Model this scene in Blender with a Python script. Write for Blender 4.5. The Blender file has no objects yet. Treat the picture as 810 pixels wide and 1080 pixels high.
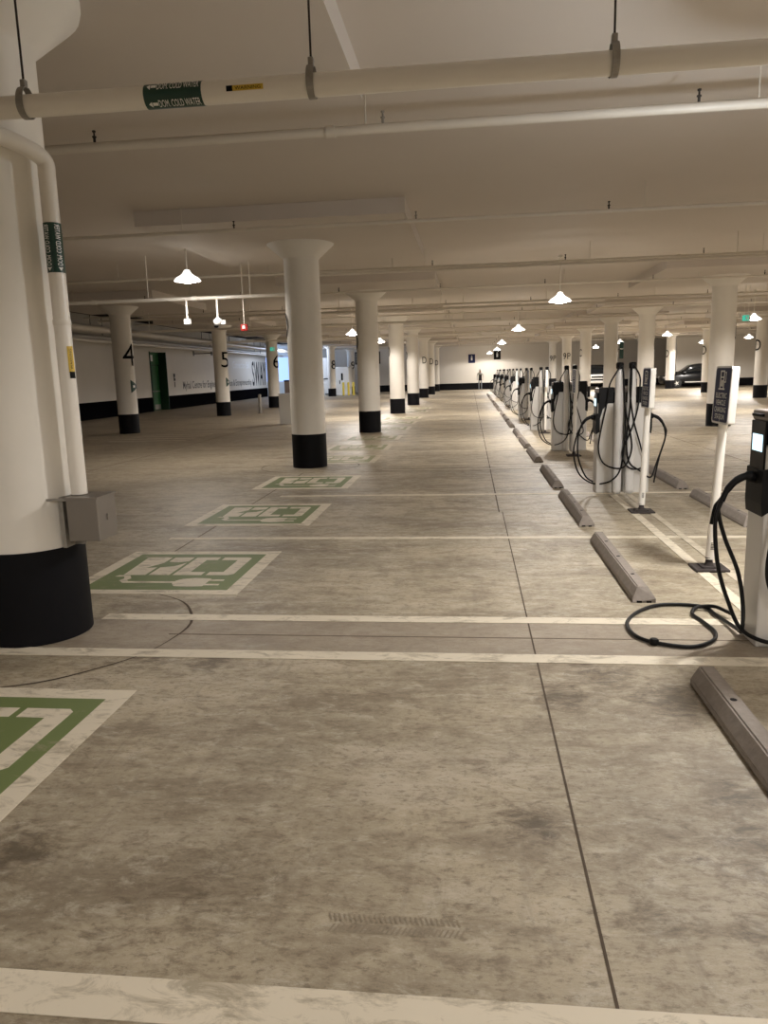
import bpy, bmesh, math, random
from mathutils import Vector, Matrix
random.seed(7)
SC = bpy.context.scene
COL = SC.collection
PI = math.pi
CEIL = 4.06      # slab soffit
PANEL = 3.85     # drop panel soffit

# ------------------------------------------------------------------ materials
def mat(name, col, rough=.6, metal=0., noise=None, bump=0., emit=None, spec=.5):
    m = bpy.data.materials.new(name); m.use_nodes = True
    n = m.node_tree.nodes; l = m.node_tree.links
    b = n['Principled BSDF']
    b.inputs['Base Color'].default_value = (*col, 1)
    b.inputs['Roughness'].default_value = rough
    b.inputs['Metallic'].default_value = metal
    b.inputs['Specular IOR Level'].default_value = spec
    if emit:
        b.inputs['Emission Color'].default_value = (*emit[0], 1)
        b.inputs['Emission Strength'].default_value = emit[1]
    if noise:
        scale, amt = noise
        tc = n.new('ShaderNodeTexCoord'); t = n.new('ShaderNodeTexNoise')
        t.inputs['Scale'].default_value = scale; t.inputs['Detail'].default_value = 5
        l.new(tc.outputs['Object'], t.inputs['Vector'])
        mx = n.new('ShaderNodeMix'); mx.data_type = 'RGBA'
        mx.inputs[6].default_value = (*[c * (1 - amt) for c in col], 1)
        mx.inputs[7].default_value = (*[min(1, c * (1 + amt)) for c in col], 1)
        l.new(t.outputs['Fac'], mx.inputs[0]); l.new(mx.outputs[2], b.inputs['Base Color'])
        if bump:
            bp = n.new('ShaderNodeBump'); bp.inputs['Strength'].default_value = bump
            bp.inputs['Distance'].default_value = .01
            l.new(t.outputs['Fac'], bp.inputs['Height']); l.new(bp.outputs[0], b.inputs['Normal'])
    return m

def nn(nt, typ, **kw):
    x = nt.nodes.new(typ)
    for k, v in kw.items():
        if k in ('operation', 'data_type', 'blend_type', 'clamp', 'interpolation_type'): setattr(x, k, v)
        else: x.inputs[k.replace('_', ' ')].default_value = v
    return x

def noise(nt, src, scale, detail=5, rough=.6, stretch=None, dist=0.):
    l = nt.links
    t = nt.nodes.new('ShaderNodeTexNoise')
    t.inputs['Scale'].default_value = scale; t.inputs['Detail'].default_value = detail
    t.inputs['Roughness'].default_value = rough; t.inputs['Distortion'].default_value = dist
    if stretch:
        mp = nt.nodes.new('ShaderNodeMapping'); mp.inputs['Scale'].default_value = stretch
        l.new(src, mp.inputs['Vector']); l.new(mp.outputs[0], t.inputs['Vector'])
    else: l.new(src, t.inputs['Vector'])
    return t.outputs['Fac']

def remap(nt, sock, a, b, c=0., d=1.):
    r = nt.nodes.new('ShaderNodeMapRange'); r.clamp = True
    for k, v in zip(('From Min', 'From Max', 'To Min', 'To Max'), (a, b, c, d)): r.inputs[k].default_value = v
    nt.links.new(sock, r.inputs['Value']); return r.outputs['Result']

def mixc(nt, fac, a, b, mode='MIX'):
    m = nt.nodes.new('ShaderNodeMix'); m.data_type = 'RGBA'; m.blend_type = mode
    for i, s in ((0, fac), (6, a), (7, b)):
        if hasattr(s, 'is_output'): nt.links.new(s, m.inputs[i])
        elif isinstance(s, (tuple, list)): m.inputs[i].default_value = (*s, 1) if len(s) == 3 else s
        else: m.inputs[i].default_value = s
    return m.outputs[2]

def mth(nt, op, a, b=None):
    m = nt.nodes.new('ShaderNodeMath'); m.operation = op
    for i, s in enumerate((a, b)):
        if s is None: continue
        if hasattr(s, 'is_output'): nt.links.new(s, m.inputs[i])
        else: m.inputs[i].default_value = s
    return m.outputs[0]

FLOOR_C = (.435, .375, .27)
def concrete_color(nt, pos):
    """mottled slab colour with stains; pos = world position socket"""
    big = noise(nt, pos, .7, 4, .6)
    streak = noise(nt, pos, 1.5, 9, .7, (.45, 1.3, 1), .5)
    fine = noise(nt, pos, 26, 7, .75, (.8, 1.4, 1))
    c = mixc(nt, remap(nt, big, .38, .62), tuple(x * .78 for x in FLOOR_C), tuple(x * 1.12 for x in FLOOR_C))
    c = mixc(nt, remap(nt, streak, .50, .62, 0, .7), c, (.20, .158, .108))
    c = mixc(nt, remap(nt, streak, .36, .46, .5, 0), c, (.56, .50, .40))
    mid = noise(nt, pos, 6.5, 10, .8, (.75, 1.3, 1), .35)
    c = mixc(nt, remap(nt, mid, .51, .63, 0, .75), c, (.215, .17, .12))
    c = mixc(nt, remap(nt, mid, .38, .47, .55, 0), c, (.58, .53, .43))
    c = mixc(nt, remap(nt, fine, .53, .62, 0, .65), c, (.18, .145, .10))
    c = mixc(nt, remap(nt, fine, .34, .45, .35, 0), c, (.60, .55, .45))
    crack = noise(nt, pos, 1.1, 9, .75, (.6, 1.3, 1), 2.0)
    ln = mth(nt, 'ABSOLUTE', mth(nt, 'SUBTRACT', crack, .5))
    c = mixc(nt, remap(nt, ln, 0, .005, .45, 0), c, (.15, .11, .075))
    scr = noise(nt, pos, 3.0, 6, .7, (2.6, .5, 1), .6)
    c = mixc(nt, remap(nt, scr, .56, .68, 0, .35), c, (.21, .17, .125))
    # oil stains with a place of their own on the slab
    vor = None
    for (x, y, r, k) in [(.22, 2.52, .12, .9), (.72, 3.87, .2, .75), (1.0, 3.62, .25, .8), (.95, 2.42, .3, .6), (-1.6, 2.22, .16, .8),
                         (.9, 2.0, .2, .5), (-.15, 9.4, .3, .5), (.9, 10.4, .3, .6), (-.9, 2.1, .3, .45), (.1, 12.4, .6, .4),
                         (.45, 3.6, .16, .8), (.62, 4.05, .12, .7), (.98, 2.75, .14, .7), (.55, 2.05, .12, .6), (-1.5, 4.0, .15, .8), (3.6, 9.5, .9, .55), (5.2, 11.5, 1.2, .5), (-6.5, 13, 1.8, .35), (-1.9, 4.05, .22, .7), (.75, 6.9, .3, .35)]:
        d = nt.nodes.new('ShaderNodeVectorMath'); d.operation = 'DISTANCE'
        nt.links.new(pos, d.inputs[0]); d.inputs[1].default_value = (x, y, 0)
        f = remap(nt, d.outputs['Value'], 0, r * 1.7, k, 0)
        vor = f if vor is None else mth(nt, 'MAXIMUM', vor, f)
    patch = noise(nt, pos, 13, 9, .74, (.7, 1.2, 1), .5)
    val = mth(nt, 'ADD', patch, mth(nt, 'MULTIPLY', vor, .40))
    c = mixc(nt, remap(nt, val, .60, .70, 0, .5), c, (.14, .104, .065))
    c = mixc(nt, remap(nt, val, .71, .80, 0, .55), c, (.07, .052, .034))
    return c, fine, mid

def floor_mat():
    m = bpy.data.materials.new('concrete_floor'); m.use_nodes = True
    nt = m.node_tree; b = nt.nodes['Principled BSDF']
    g = nt.nodes.new('ShaderNodeNewGeometry'); pos = g.outputs['Position']
    c, fine, mid = concrete_color(nt, pos)
    sx = nt.nodes.new('ShaderNodeSeparateXYZ'); nt.links.new(pos, sx.inputs[0])
    # greyer resurfaced strip between the double stripes
    s = mth(nt, 'MULTIPLY', mth(nt, 'GREATER_THAN', sx.outputs[1], 4.17), mth(nt, 'LESS_THAN', sx.outputs[1], 4.75))
    s = mth(nt, 'MULTIPLY', s, mth(nt, 'GREATER_THAN', sx.outputs[0], -2.6))
    c = mixc(nt, mth(nt, 'MULTIPLY', s, .6), c, (.30, .25, .20))
    # slab turns gradually browner beyond the west columns
    west_tone = remap(nt, sx.outputs[0], -3.2, -5.5, 0, .45)
    c = mixc(nt, west_tone, c, (.27, .215, .15))
    nt.links.new(c, b.inputs['Base Color'])
    nt.links.new(remap(nt, mid, .3, .7, .42, .62), b.inputs['Roughness'])
    b.inputs['Specular IOR Level'].default_value = .45
    bp = nt.nodes.new('ShaderNodeBump'); bp.inputs['Strength'].default_value = .35; bp.inputs['Distance'].default_value = .008
    nt.links.new(mth(nt, 'ADD', fine, mid), bp.inputs['Height']); nt.links.new(bp.outputs[0], b.inputs['Normal'])
    return m

def paint_mat(name, col, wear=.5, edge=.12):
    m = bpy.data.materials.new(name); m.use_nodes = True
    nt = m.node_tree; b = nt.nodes['Principled BSDF']
    g = nt.nodes.new('ShaderNodeNewGeometry'); pos = g.outputs['Position']
    n1 = noise(nt, pos, 9, 9, .75, (.6, 1.3, 1), .8)
    n2 = noise(nt, pos, 2.2, 4, .6)
    w = mth(nt, 'ADD', mth(nt, 'MULTIPLY', n1, .7), mth(nt, 'MULTIPLY', n2, .3))
    f = remap(nt, w, wear, wear + edge, 0, .85)
    base = mixc(nt, n2, tuple(x * .88 for x in col), tuple(min(1, x * 1.08) for x in col))
    c = mixc(nt, f, base, tuple(x * .82 for x in FLOOR_C))
    nt.links.new(c, b.inputs['Base Color']); b.inputs['Roughness'].default_value = .6
    return m

M = {}
M['floor'] = floor_mat()
M['white_line'] = paint_mat('worn_white_paint', (.76, .69, .555), .50, .11)
M['faint_line'] = paint_mat('faded_white_paint', (.60, .54, .43), .47, .14)
M['green_paint'] = paint_mat('green_floor_paint', (.165, .215, .075), .56, .1)
M['green_faint'] = paint_mat('faded_green_floor_paint', (.25, .26, .13), .52, .12)
M['joint'] = mat('saw_cut_joint', (.09, .066, .045), .9, noise=(30, .4))
M['joint_soft'] = mat('shallow_joint', (.16, .125, .09), .9, noise=(12, .4))
M['ceiling'] = mat('painted_slab_soffit', (.615, .56, .505), .75, noise=(.8, .05))
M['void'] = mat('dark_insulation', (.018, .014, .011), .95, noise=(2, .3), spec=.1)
M['wall'] = mat('cream_wall_paint', (.74, .70, .63), .7, noise=(1.2, .04))
M['wall_grey'] = mat('grey_wall_paint', (.50, .47, .42), .7, noise=(1.2, .05))
M['black'] = mat('black_base_paint', (.0055, .0055, .007), .6, noise=(9, .25), spec=.12)
M['black_wall'] = mat('matte_black_wall_base', (.005, .005, .006), .95, noise=(9, .25), spec=.0)
M['column'] = mat('white_column_paint', (.80, .765, .70), .5, noise=(5, .035), bump=.08)
M['ink'] = mat('black_lettering', (.006, .006, .006), .6, spec=.1)
M['ink_grey'] = mat('grey_lettering', (.06, .05, .04), .6)
M['pipe'] = mat('white_pipe_jacket', (.78, .74, .67), .33, noise=(4, .04))
M['pipe_thin'] = mat('painted_steel_pipe', (.66, .61, .53), .45, noise=(3, .06))
M['galv'] = mat('galvanised_steel', (.30, .28, .25), .5, .5, noise=(22, .3))
M['rod'] = mat('dark_threaded_rod', (.03, .024, .02), .6, .3)
M['steelbox'] = mat('stainless_cover', (.26, .235, .21), .38, .6, noise=(3, .12))
M['band_green'] = mat('green_pipe_label', (.008, .045, .030), .35)
M['yellow'] = mat('yellow_label', (.62, .42, .04), .4)
M['white_ink'] = mat('white_lettering', (.82, .82, .80), .5)
M['stop'] = mat('grey_rubber_concrete', (.27, .235, .205), .8, noise=(25, .25), bump=.25)
M['silver'] = mat('silver_aluminium', (.68, .665, .635), .42, .25, noise=(2.5, .05))
M['silver_light'] = mat('pale_grey_plastic', (.74, .73, .71), .35, .1)
M['silver_dark'] = mat('brushed_grey_cap', (.33, .29, .27), .4, .4)
M['gloss_black'] = mat('gloss_black_plastic', (.005, .005, .006), .3, spec=.25)
M['matte_black'] = mat('matte_black_plastic', (.005, .005, .0055), .5, spec=.2)
M['cable'] = mat('black_rubber_cable', (.005, .005, .0055), .45, spec=.25)
M['screen'] = mat('lit_screen', (.1, .2, .3), .2, emit=((.55, .86, 1.0), 1.1))
M['navy'] = mat('navy_sign_face', (.017, .022, .078), .5, spec=.2)
M['sign_white'] = mat('white_sign_body', (.84, .82, .76), .45)
M['post'] = mat('white_post_paint', (.86, .83, .77), .4)
M['rubber'] = mat('dark_rubber_base', (.035, .027, .025), .7, noise=(20, .3))
M['lamp_shade'] = mat('white_lamp_bell', (.86, .85, .82), .3, emit=((1, .95, .86), 1.1))
M['lamp_glass'] = mat('glowing_lamp_lens', (1, 1, 1), .3, emit=((1, .95, .87), 26))
M['door_green'] = mat('green_door_paint', (.012, .115, .030), .45)
M['door_dark'] = mat('dark_green_recess', (.010, .045, .018), .6)
M['exit_green'] = mat('lit_green_exit_sign', (.02, .3, .18), .4, emit=((.06, .5, .36), .5))
M['red'] = mat('red_strobe_housing', (.30, .012, .008), .35)
M['cabinet_white'] = mat('white_cabinet', (.80, .80, .78), .4)
M['bollard_yellow'] = mat('yellow_bollard_paint', (.75, .60, .08), .45)
M['blue_glow'] = mat('daylight_glow', (.5, .6, .8), .3, emit=((.30, .48, 1.0), .75))  # emission stands in for daylight from the ramp
M['tag_green'] = mat('dark_green_sign', (.01, .055, .042), .4)
M['car_black'] = mat('black_car_paint', (.004, .004, .0045), .3, spec=.25)
M['car_glass'] = mat('dark_car_glass', (.006, .007, .008), .15, spec=.3)
M['chrome'] = mat('pale_metal_trim', (.72, .72, .70), .25, .6)
M['tyre'] = mat('black_tyre', (.012, .012, .012), .8)
M['skin'] = mat('skin', (.50, .30, .21), .6)
M['cloth_grey'] = mat('pale_grey_shirt', (.50, .50, .47), .8)
M['cloth_dark'] = mat('dark_cloth', (.015, .015, .018), .8)
M['cloth_blue'] = mat('washed_blue_trousers', (.30, .34, .38), .8)
M['brown'] = mat('brown_carton', (.20, .12, .07), .8)

# ------------------------------------------------------------------ mesh helpers
class MB:
    def __init__(s): s.v = []; s.f = []; s.sm = []
    def add(s, vs, fs, smooth=False):
        o = len(s.v); s.v += [tuple(v) for v in vs]
        s.f += [tuple(i + o for i in f) for f in fs]; s.sm += [smooth] * len(fs); return s
    def box(s, x0, y0, z0, x1, y1, z1, bev=0.):
        if bev <= 0:
            vs = [(x, y, z) for z in (z0, z1) for y in (y0, y1) for x in (x0, x1)]
            return s.add(vs, [(0, 2, 3, 1), (4, 5, 7, 6), (0, 1, 5, 4), (2, 6, 7, 3), (0, 4, 6, 2), (1, 3, 7, 5)])
        bm = bmesh.new(); bmesh.ops.create_cube(bm, size=1)
        for v in bm.verts:
            v.co = Vector(((x0 + x1) / 2 + v.co.x * (x1 - x0), (y0 + y1) / 2 + v.co.y * (y1 - y0), (z0 + z1) / 2 + v.co.z * (z1 - z0)))
        bmesh.ops.bevel(bm, geom=bm.edges[:], offset=bev, segments=2, affect='EDGES', profile=.5)
        bm.verts.index_update()
        s.add([v.co[:] for v in bm.verts], [[v.index for v in f.verts] for f in bm.faces]); bm.free(); return s
    def lathe(s, prof, cx=0, cy=0, n=32, cap=True, a0=0, smooth=True):
        vs = []; fs = []
        for r, z in prof:
            for i in range(n):
                a = a0 + 2 * PI * i / n; vs.append((cx + r * math.cos(a), cy + r * math.sin(a), z))
        for k in range(len(prof) - 1):
            for i in range(n):
                j = (i + 1) % n; fs.append((k * n + i, k * n + j, (k + 1) * n + j, (k + 1) * n + i))
        s.add(vs, fs, smooth)
        if cap:
            for k, fl in ((0, True), (len(prof) - 1, False)):
                if prof[k][0] > 1e-5:
                    ring = [(cx + prof[k][0] * math.cos(a0 + 2 * PI * i / n), cy + prof[k][0] * math.sin(a0 + 2 * PI * i / n), prof[k][1]) for i in range(n)]
                    s.add(ring, [tuple(range(n))[::-1] if fl else tuple(range(n))])
        return s
    def tube(s, pts, r, n=10, cap=True, rr=None):
        pts = [Vector(p) for p in pts]; vs = []; fs = []
        t0 = (pts[1] - pts[0]).normalized()
        up = Vector((0, 0, 1)) if abs(t0.z) < .9 else Vector((1, 0, 0))
        a = t0.cross(up).normalized()
        for i, p in enumerate(pts):
            t = (pts[min(i + 1, len(pts) - 1)] - pts[max(i - 1, 0)]).normalized()
            a = (a - t * a.dot(t)).normalized(); b = t.cross(a)
            q = rr[i] if rr else r
            for k in range(n):
                w = 2 * PI * k / n; vs.append(p + (a * math.cos(w) + b * math.sin(w)) * q)
        for i in range(len(pts) - 1):
            for k in range(n):
                j = (k + 1) % n; fs.append((i * n + k, (i + 1) * n + k, (i + 1) * n + j, i * n + j))
        s.add(vs, fs, True)
        if cap:
            s.add(vs[:n], [tuple(range(n))]); s.add(vs[-n:], [tuple(range(n))[::-1]])
        return s
    def prism(s, poly, axis, a, b):
        """poly of 2d points extruded along axis from a to b"""
        def p3(p, t):
            return {'x': (t, p[0], p[1]), 'y': (p[0], t, p[1]), 'z': (p[0], p[1], t)}[axis]
        n = len(poly); vs = [p3(p, a) for p in poly] + [p3(p, b) for p in poly]
        return s.add(vs, [tuple(range(n))[::-1], tuple(range(n, 2 * n))] + [(i, (i + 1) % n, (i + 1) % n + n, i + n) for i in range(n)])
    def build(s, name, m, parent=None, recalc=True):
        me = bpy.data.meshes.new(name); me.from_pydata(s.v, [], s.f)
        me.polygons.foreach_set('use_smooth', s.sm); me.materials.append(m)
        if recalc:
            bm = bmesh.new(); bm.from_mesh(me); bmesh.ops.recalc_face_normals(bm, faces=bm.faces[:]); bm.to_mesh(me); bm.free()
        me.update()
        o = bpy.data.objects.new(name, me); COL.objects.link(o)
        if parent: o.parent = parent
        return o

def spline(pts, k=8):
    P = [Vector(p) for p in pts]; P = [P[0] * 2 - P[1]] + P + [P[-1] * 2 - P[-2]]; out = []
    for i in range(1, len(P) - 2):
        a, b, c, d = P[i - 1:i + 3]
        for j in range(k):
            t = j / k
            out.append(.5 * ((2 * b) + (c - a) * t + (2 * a - 5 * b + 4 * c - d) * t * t + (3 * b - a - 3 * c + d) * t ** 3))
    out.append(P[-2]); return out

def thing(name, label, cat, loc=(0, 0, 0), rz=0, group=None):
    o = bpy.data.objects.new(name, None); COL.objects.link(o); o.empty_display_size = .1
    o.location = loc; o.rotation_euler = (0, 0, rz); tag(o, label, cat, group); return o
def tag(o, label, cat, group=None, kind=None):
    if label: o['label'] = label
    if cat: o['category'] = cat
    if group: o['group'] = group
    if kind: o['kind'] = kind
    return o
def struct(o): o['kind'] = 'structure'; return o
def dup(root, loc, label, group=None, rz=None):
    def cp(o, par):
        c = o.copy(); COL.objects.link(c); c.parent = par
        for ch in KIDS.get(o.name, []): cp(ch, c)
        return c
    r = cp(root, None); r.location = loc
    if rz is not None: r.rotation_euler = (0, 0, rz)
    r['label'] = label
    if group: r['group'] = group
    return r
KIDS = {}
def kids(root):
    for o in list(COL.objects):
        if o.parent: KIDS.setdefault(o.parent.name, [])
        if o.parent and o not in KIDS[o.parent.name]: KIDS[o.parent.name].append(o)

def text(s, name, m, parent, fn, w, h, depth=None, sub=2, spacing=1.0, bold=.0):
    """lettering: glyph outlines scaled to w x h, mapped by fn(u, v) with u,v in metres from the lower-left corner"""
    cu = bpy.data.curves.new('glyphs', 'FONT'); cu.body = s; cu.resolution_u = 3; cu.space_character = spacing; cu.offset = bold
    to = bpy.data.objects.new('glyphs', cu); COL.objects.link(to)
    bpy.context.view_layer.update()
    me = bpy.data.meshes.new_from_object(to.evaluated_get(bpy.context.evaluated_depsgraph_get()))
    bpy.data.objects.remove(to); bpy.data.curves.remove(cu)
    bm = bmesh.new(); bm.from_mesh(me); bmesh.ops.triangulate(bm, faces=bm.faces[:])
    if sub: bmesh.ops.subdivide_edges(bm, edges=bm.edges[:], cuts=sub, use_grid_fill=True)
    xs = [v.co.x for v in bm.verts]; ys = [v.co.y for v in bm.verts]
    x0, x1, y0, y1 = min(xs), max(xs), min(ys), max(ys)
    for v in bm.verts:
        v.co = Vector(fn((v.co.x - x0) / (x1 - x0) * w, (v.co.y - y0) / (y1 - y0) * h))
    bm.to_mesh(me); bm.free(); me.materials.clear(); me.materials.append(m); me.name = name
    o = bpy.data.objects.new(name, me); COL.objects.link(o)
    if parent: o.parent = parent
    return o

# ------------------------------------------------------------------ camera
f, pt, yw, rl, H = 792.6, .18194, -.11691, -.02851, 1.62
cy_, sy_, cp_, sp_ = math.cos(yw), math.sin(yw), math.cos(pt), math.sin(pt)
F = Vector((sy_ * cp_, cy_ * cp_, -sp_)); R0 = Vector((cy_, -sy_, 0)); U0 = R0.cross(F)
c_, s_ = math.cos(rl), math.sin(rl)
Rv = c_ * R0 + s_ * U0; Uv = -s_ * R0 + c_ * U0
cam = bpy.data.cameras.new('camera'); co = bpy.data.objects.new('camera', cam); COL.objects.link(co)
cam.sensor_fit = 'VERTICAL'; cam.sensor_height = 36; cam.lens = 36 * f / 1080; cam.clip_end = 300; cam.clip_start = .05
mw = Matrix((( Rv.x, Uv.x, -F.x, 0), (Rv.y, Uv.y, -F.y, 0), (Rv.z, Uv.z, -F.z, H), (0, 0, 0, 1)))
co.matrix_world = mw; SC.camera = co

# ------------------------------------------------------------------ setting
XL, XR, YB, YF = -30., 27., -12., 68.6
fl = struct(MB().box(XL, YB, -.2, XR, YF + .3, 0).build('floor', M['floor']))
def strip(mb, x0, y0, x1, y1, z=.0015): return mb.box(x0, y0, -.01, x1, y1, z)
j = MB(); strip(j, .361, -4, .370, 8.7); strip(j, .32, 8.7, .335, 64); j.build('floor_joint', M['joint'], fl)
j = MB(); strip(j, -2.83, 4.95 + .5, -2.815, 12.4); strip(j, -1.95, 4.455, 7, 4.465); j.build('floor_joint', M['joint_soft'], fl)
j = MB(); strip(j, -12, 13.3, -3.7, 13.315); strip(j, 2.8, 13.3, 12, 13.315); strip(j, 4.6, 1, 4.615, 60); strip(j, -7, 3, -6.985, 60); j.build('floor_joint', M['joint_soft'], fl)
M['tyre_mark'] = mat('tyre_tread_dirt', (.30, .25, .185), .9, noise=(20, .3))
def ring_joint(cx, cy, r):
    n = 72; vs = []; fs = []
    for i in range(n):
        a = 2 * PI * i / n; w = .007 + .003 * math.sin(5 * a)
        wob = r + .012 * math.sin(3 * a + 1) + .006 * math.sin(11 * a)
        for q in (wob - w, wob + w): vs.append((cx + q * math.cos(a), cy + q * math.sin(a), .0022))
    for i in range(n):
        k = (i + 1) % n; fs.append((2 * i, 2 * i + 1, 2 * k + 1, 2 * k))
    MB().add(vs, fs).build('floor_joint', M['joint'], fl)
tm = MB()
for k in range(26):
    for (y, sg) in ((1.93, 1), (1.975, -1)):
        x = -.43 + k * .0155; tm.add([(x, y, .0018), (x + .006, y, .0018), (x + .006 + .012 * sg, y + .03, .0018), (x + .012 * sg, y + .03, .0018)], [(0, 1, 2, 3)])
tm.build('tyre_mark', M['tyre_mark'], fl)
ring_joint(-2.865, 4.5, .98); ring_joint(-2.9, 13.35, .88)

# wall line on the left (slightly skewed to the column grid)
def wx(y): return -16.5 - .0135 * (y - 33)
def skew_wall(y0, y1, z0, z1, t=.3, off=0.):
    a, b = wx(y0) + off, wx(y1) + off
    return MB().add([(a - t, y0, z0), (a, y0, z0), (b, y1, z0), (b - t, y1, z0), (a - t, y0, z1), (a, y0, z1), (b, y1, z1), (b - t, y1, z1)],
                    [(0, 3, 2, 1), (4, 5, 6, 7), (0, 1, 5, 4), (1, 2, 6, 5), (2, 3, 7, 6), (3, 0, 4, 7)])
struct(skew_wall(YB, 38.3, 0, 4.5).build('wall_left', M['wall']))
struct(skew_wall(40.4, 62.5, 0, 4.5).build('wall_left', M['wall']))
struct(skew_wall(38.3, 40.4, 3.1, 4.5).build('wall_left', M['wall']))
struct(skew_wall(YB, 38.3, 0, .74, .02, .02).build('baseboard_left', M['black_wall']))
struct(skew_wall(40.4, 62.5, 0, .74, .02, .02).build('baseboard_left', M['black_wall']))
struct(MB().box(XL, YF, 0, XR, YF + .3, 4.5).build('wall_back', M['wall']))
struct(MB().box(-9.5, YF - .02, 0, XR, YF, .58).build('baseboard_back', M['black']))
struct(MB().box(XR, YB, 0, XR + .3, YF, 4.5).build('wall_right', M['wall']))
struct(MB().box(XR - .02, YB, 0, XR, YF, .58).build('baseboard_right', M['black']))
struct(MB().box(XL, YB - .3, 0, XR, YB, 4.5).build('wall_front', M['wall']))
struct(MB().box(XL - .3, 60, 0, XL, YF, 4.5).build('wall_ramp', M['wall']))
struct(MB().box(XL, 62.2, 0, -16.95, 62.5, 4.5).build('wall_ramp', M['wall']))
# nearer stretch of end wall right of the far bays
struct(MB().box(15.5, 60.0, 0, XR, 60.3, 4.5).build('wall_east', M['wall']))
struct(MB().box(15.5, 59.98, 0, XR, 60.0, .58).build('baseboard_east', M['black']))
cl = struct(MB().box(-12.9, YB, CEIL, XR, YF + .3, CEIL + .5).build('ceiling', M['ceiling']))
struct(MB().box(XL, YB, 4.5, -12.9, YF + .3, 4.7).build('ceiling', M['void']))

dr = struct(MB().box(-17.12, 38.32, 0, -17.0, 40.38, 3.1).build('door_1', M['door_dark']))
MB().box(-17.0, 38.45, .02, -16.94, 39.34, 2.4, .01).build('door_leaf', M['door_green'], dr)
MB().box(-17.0, 39.38, .02, -16.94, 40.27, 2.4, .01).build('door_leaf', M['door_green'], dr)
MB().box(-17.0, 38.4, 2.45, -16.92, 40.3, 3.08).build('transom_panel', M['door_green'], dr)
MB().box(-16.94, 38.6, 1.0, -16.86, 39.3, 1.05).box(-16.94, 39.42, 1.0, -16.86, 40.1, 1.05).build('push_bar', M['galv'], dr)
MB().box(-16.94, 38.5, .05, -16.93, 39.3, .32).box(-16.94, 39.42, .05, -16.93, 40.2, .32).build('kick_plate', M['galv'], dr)
MB().box(-16.92, 39.1, 2.62, -16.9, 39.5, 2.95).build('sign_plate', M['white_ink'], dr)
for y0 in (38.3, 40.37):
    MB().box(-17.1, y0, 0, -16.52, y0 + .05, 3.1).build('door_jamb', M['door_dark'], dr)

# ------------------------------------------------------------------ columns
RC = .305
def wrap(cx, cy, r, az, z0, w, flip=1):
    def fn(u, v):
        a = az + (u - w / 2) / r * flip
        return ((r + .012) * math.cos(a), (r + .012) * math.sin(a), z0 + v)
    return fn
def column(x, y, label, txt=None, az=0, tz=2.1, th=.45, tri=False, band=.6, r=RC, cat='column', n=48, panel=True, group='round columns', capz=PANEL, fz=3.62):
    t = thing('concrete_column', label, cat, (x, y, 0), 0, group)
    prof = [(r, 0.0), (r, fz - .03), (r + .02, fz), (r + .27, fz + .22), (r + .28, fz + .26), (r + .28, capz)]
    MB().lathe(prof, n=n).build('shaft', M['column'], t)
    MB().lathe([(r + .004, 0.001), (r + .004, band)], n=n).build('painted_base', M['black'], t)
    if panel: MB().box(-2.0, -2.17, PANEL, 2.0, 2.17, CEIL + .02).build('drop_panel', M['ceiling'], t)
    if txt:
        w = .62 * th * len(txt)
        text(txt, 'number_lettering', M['ink'], t, wrap(0, 0, r, az, tz, w), w, th)
    if tri:
        q = []
        for (u, v) in ((0, 0), (.34, .20), (0, .40)):
            q.append((u, v))
        def fn(u, v, k=.008):
            a = az + .42 + (u - .17) / r
            return ((r + k) * math.cos(a), (r + k) * math.sin(a), 1.25 + v)
        vs = []; N = 8
        for i in range(N + 1):
            u = .34 * i / N; hh = .2 * (1 - i / N)
            vs += [fn(u, .2 - hh), fn(u, .2 + hh)]
        MB().add(vs, [(2 * i, 2 * i + 2, 2 * i + 3, 2 * i + 1) for i in range(N)]).build('arrow_sign', M['tag_green'], t, False)
        vs = []
        for i in range(N + 1):
            u = .08 + .08 * i / N; hh = .035
            vs += [fn(u, .2 - hh, .012), fn(u, .2 + hh, .012)]
        MB().add(vs, [(2 * i, 2 * i + 2, 2 * i + 3, 2 * i + 1) for i in range(N)]).build('arrow_symbol', M['white_ink'], t, False)
    return t
ORD = ['nearest', 'second', 'third', 'fourth', 'fifth', 'sixth', 'seventh', 'eighth', 'ninth', 'tenth', 'eleventh', 'twelfth', 'thirteenth', 'fourteenth', 'fifteenth', 'sixteenth', 'seventeenth', 'eighteenth', 'nineteenth', 'twentieth', 'last', 'farthest']
D = [(-2.865, 4.5), (-2.89, 13.35), (-2.82, 21.25), (-2.95, 31.0), (-2.88, 38.9), (-3.0, 49.9), (-2.88, 56.6), (-2.9, 66.0)]
dl = ['nearest big white round column at the left edge with a cold water pipe beside it',
      'white round column in the middle left, standing just past the third green floor square',
      'white round column, third in the row running back beside the green floor squares',
      'white round column, fourth in the row beside the green floor squares',
      'white round column, fifth in the row beside the green floor squares',
      'white round column, sixth in the row beside the green floor squares',
      'white round column, seventh in the row beside the green floor squares',
      'white round column, last in the row, close to the back wall']
for k, (x, y) in enumerate(D):
    if k == 0: column(x, y, dl[k], r=.335, fz=3.56)
    else:
        c = column(x, y, dl[k], 'D', PI + .28 if k < 5 else -PI / 2 + .3, 2.28 if k < 5 else 2.2, .42)
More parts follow.
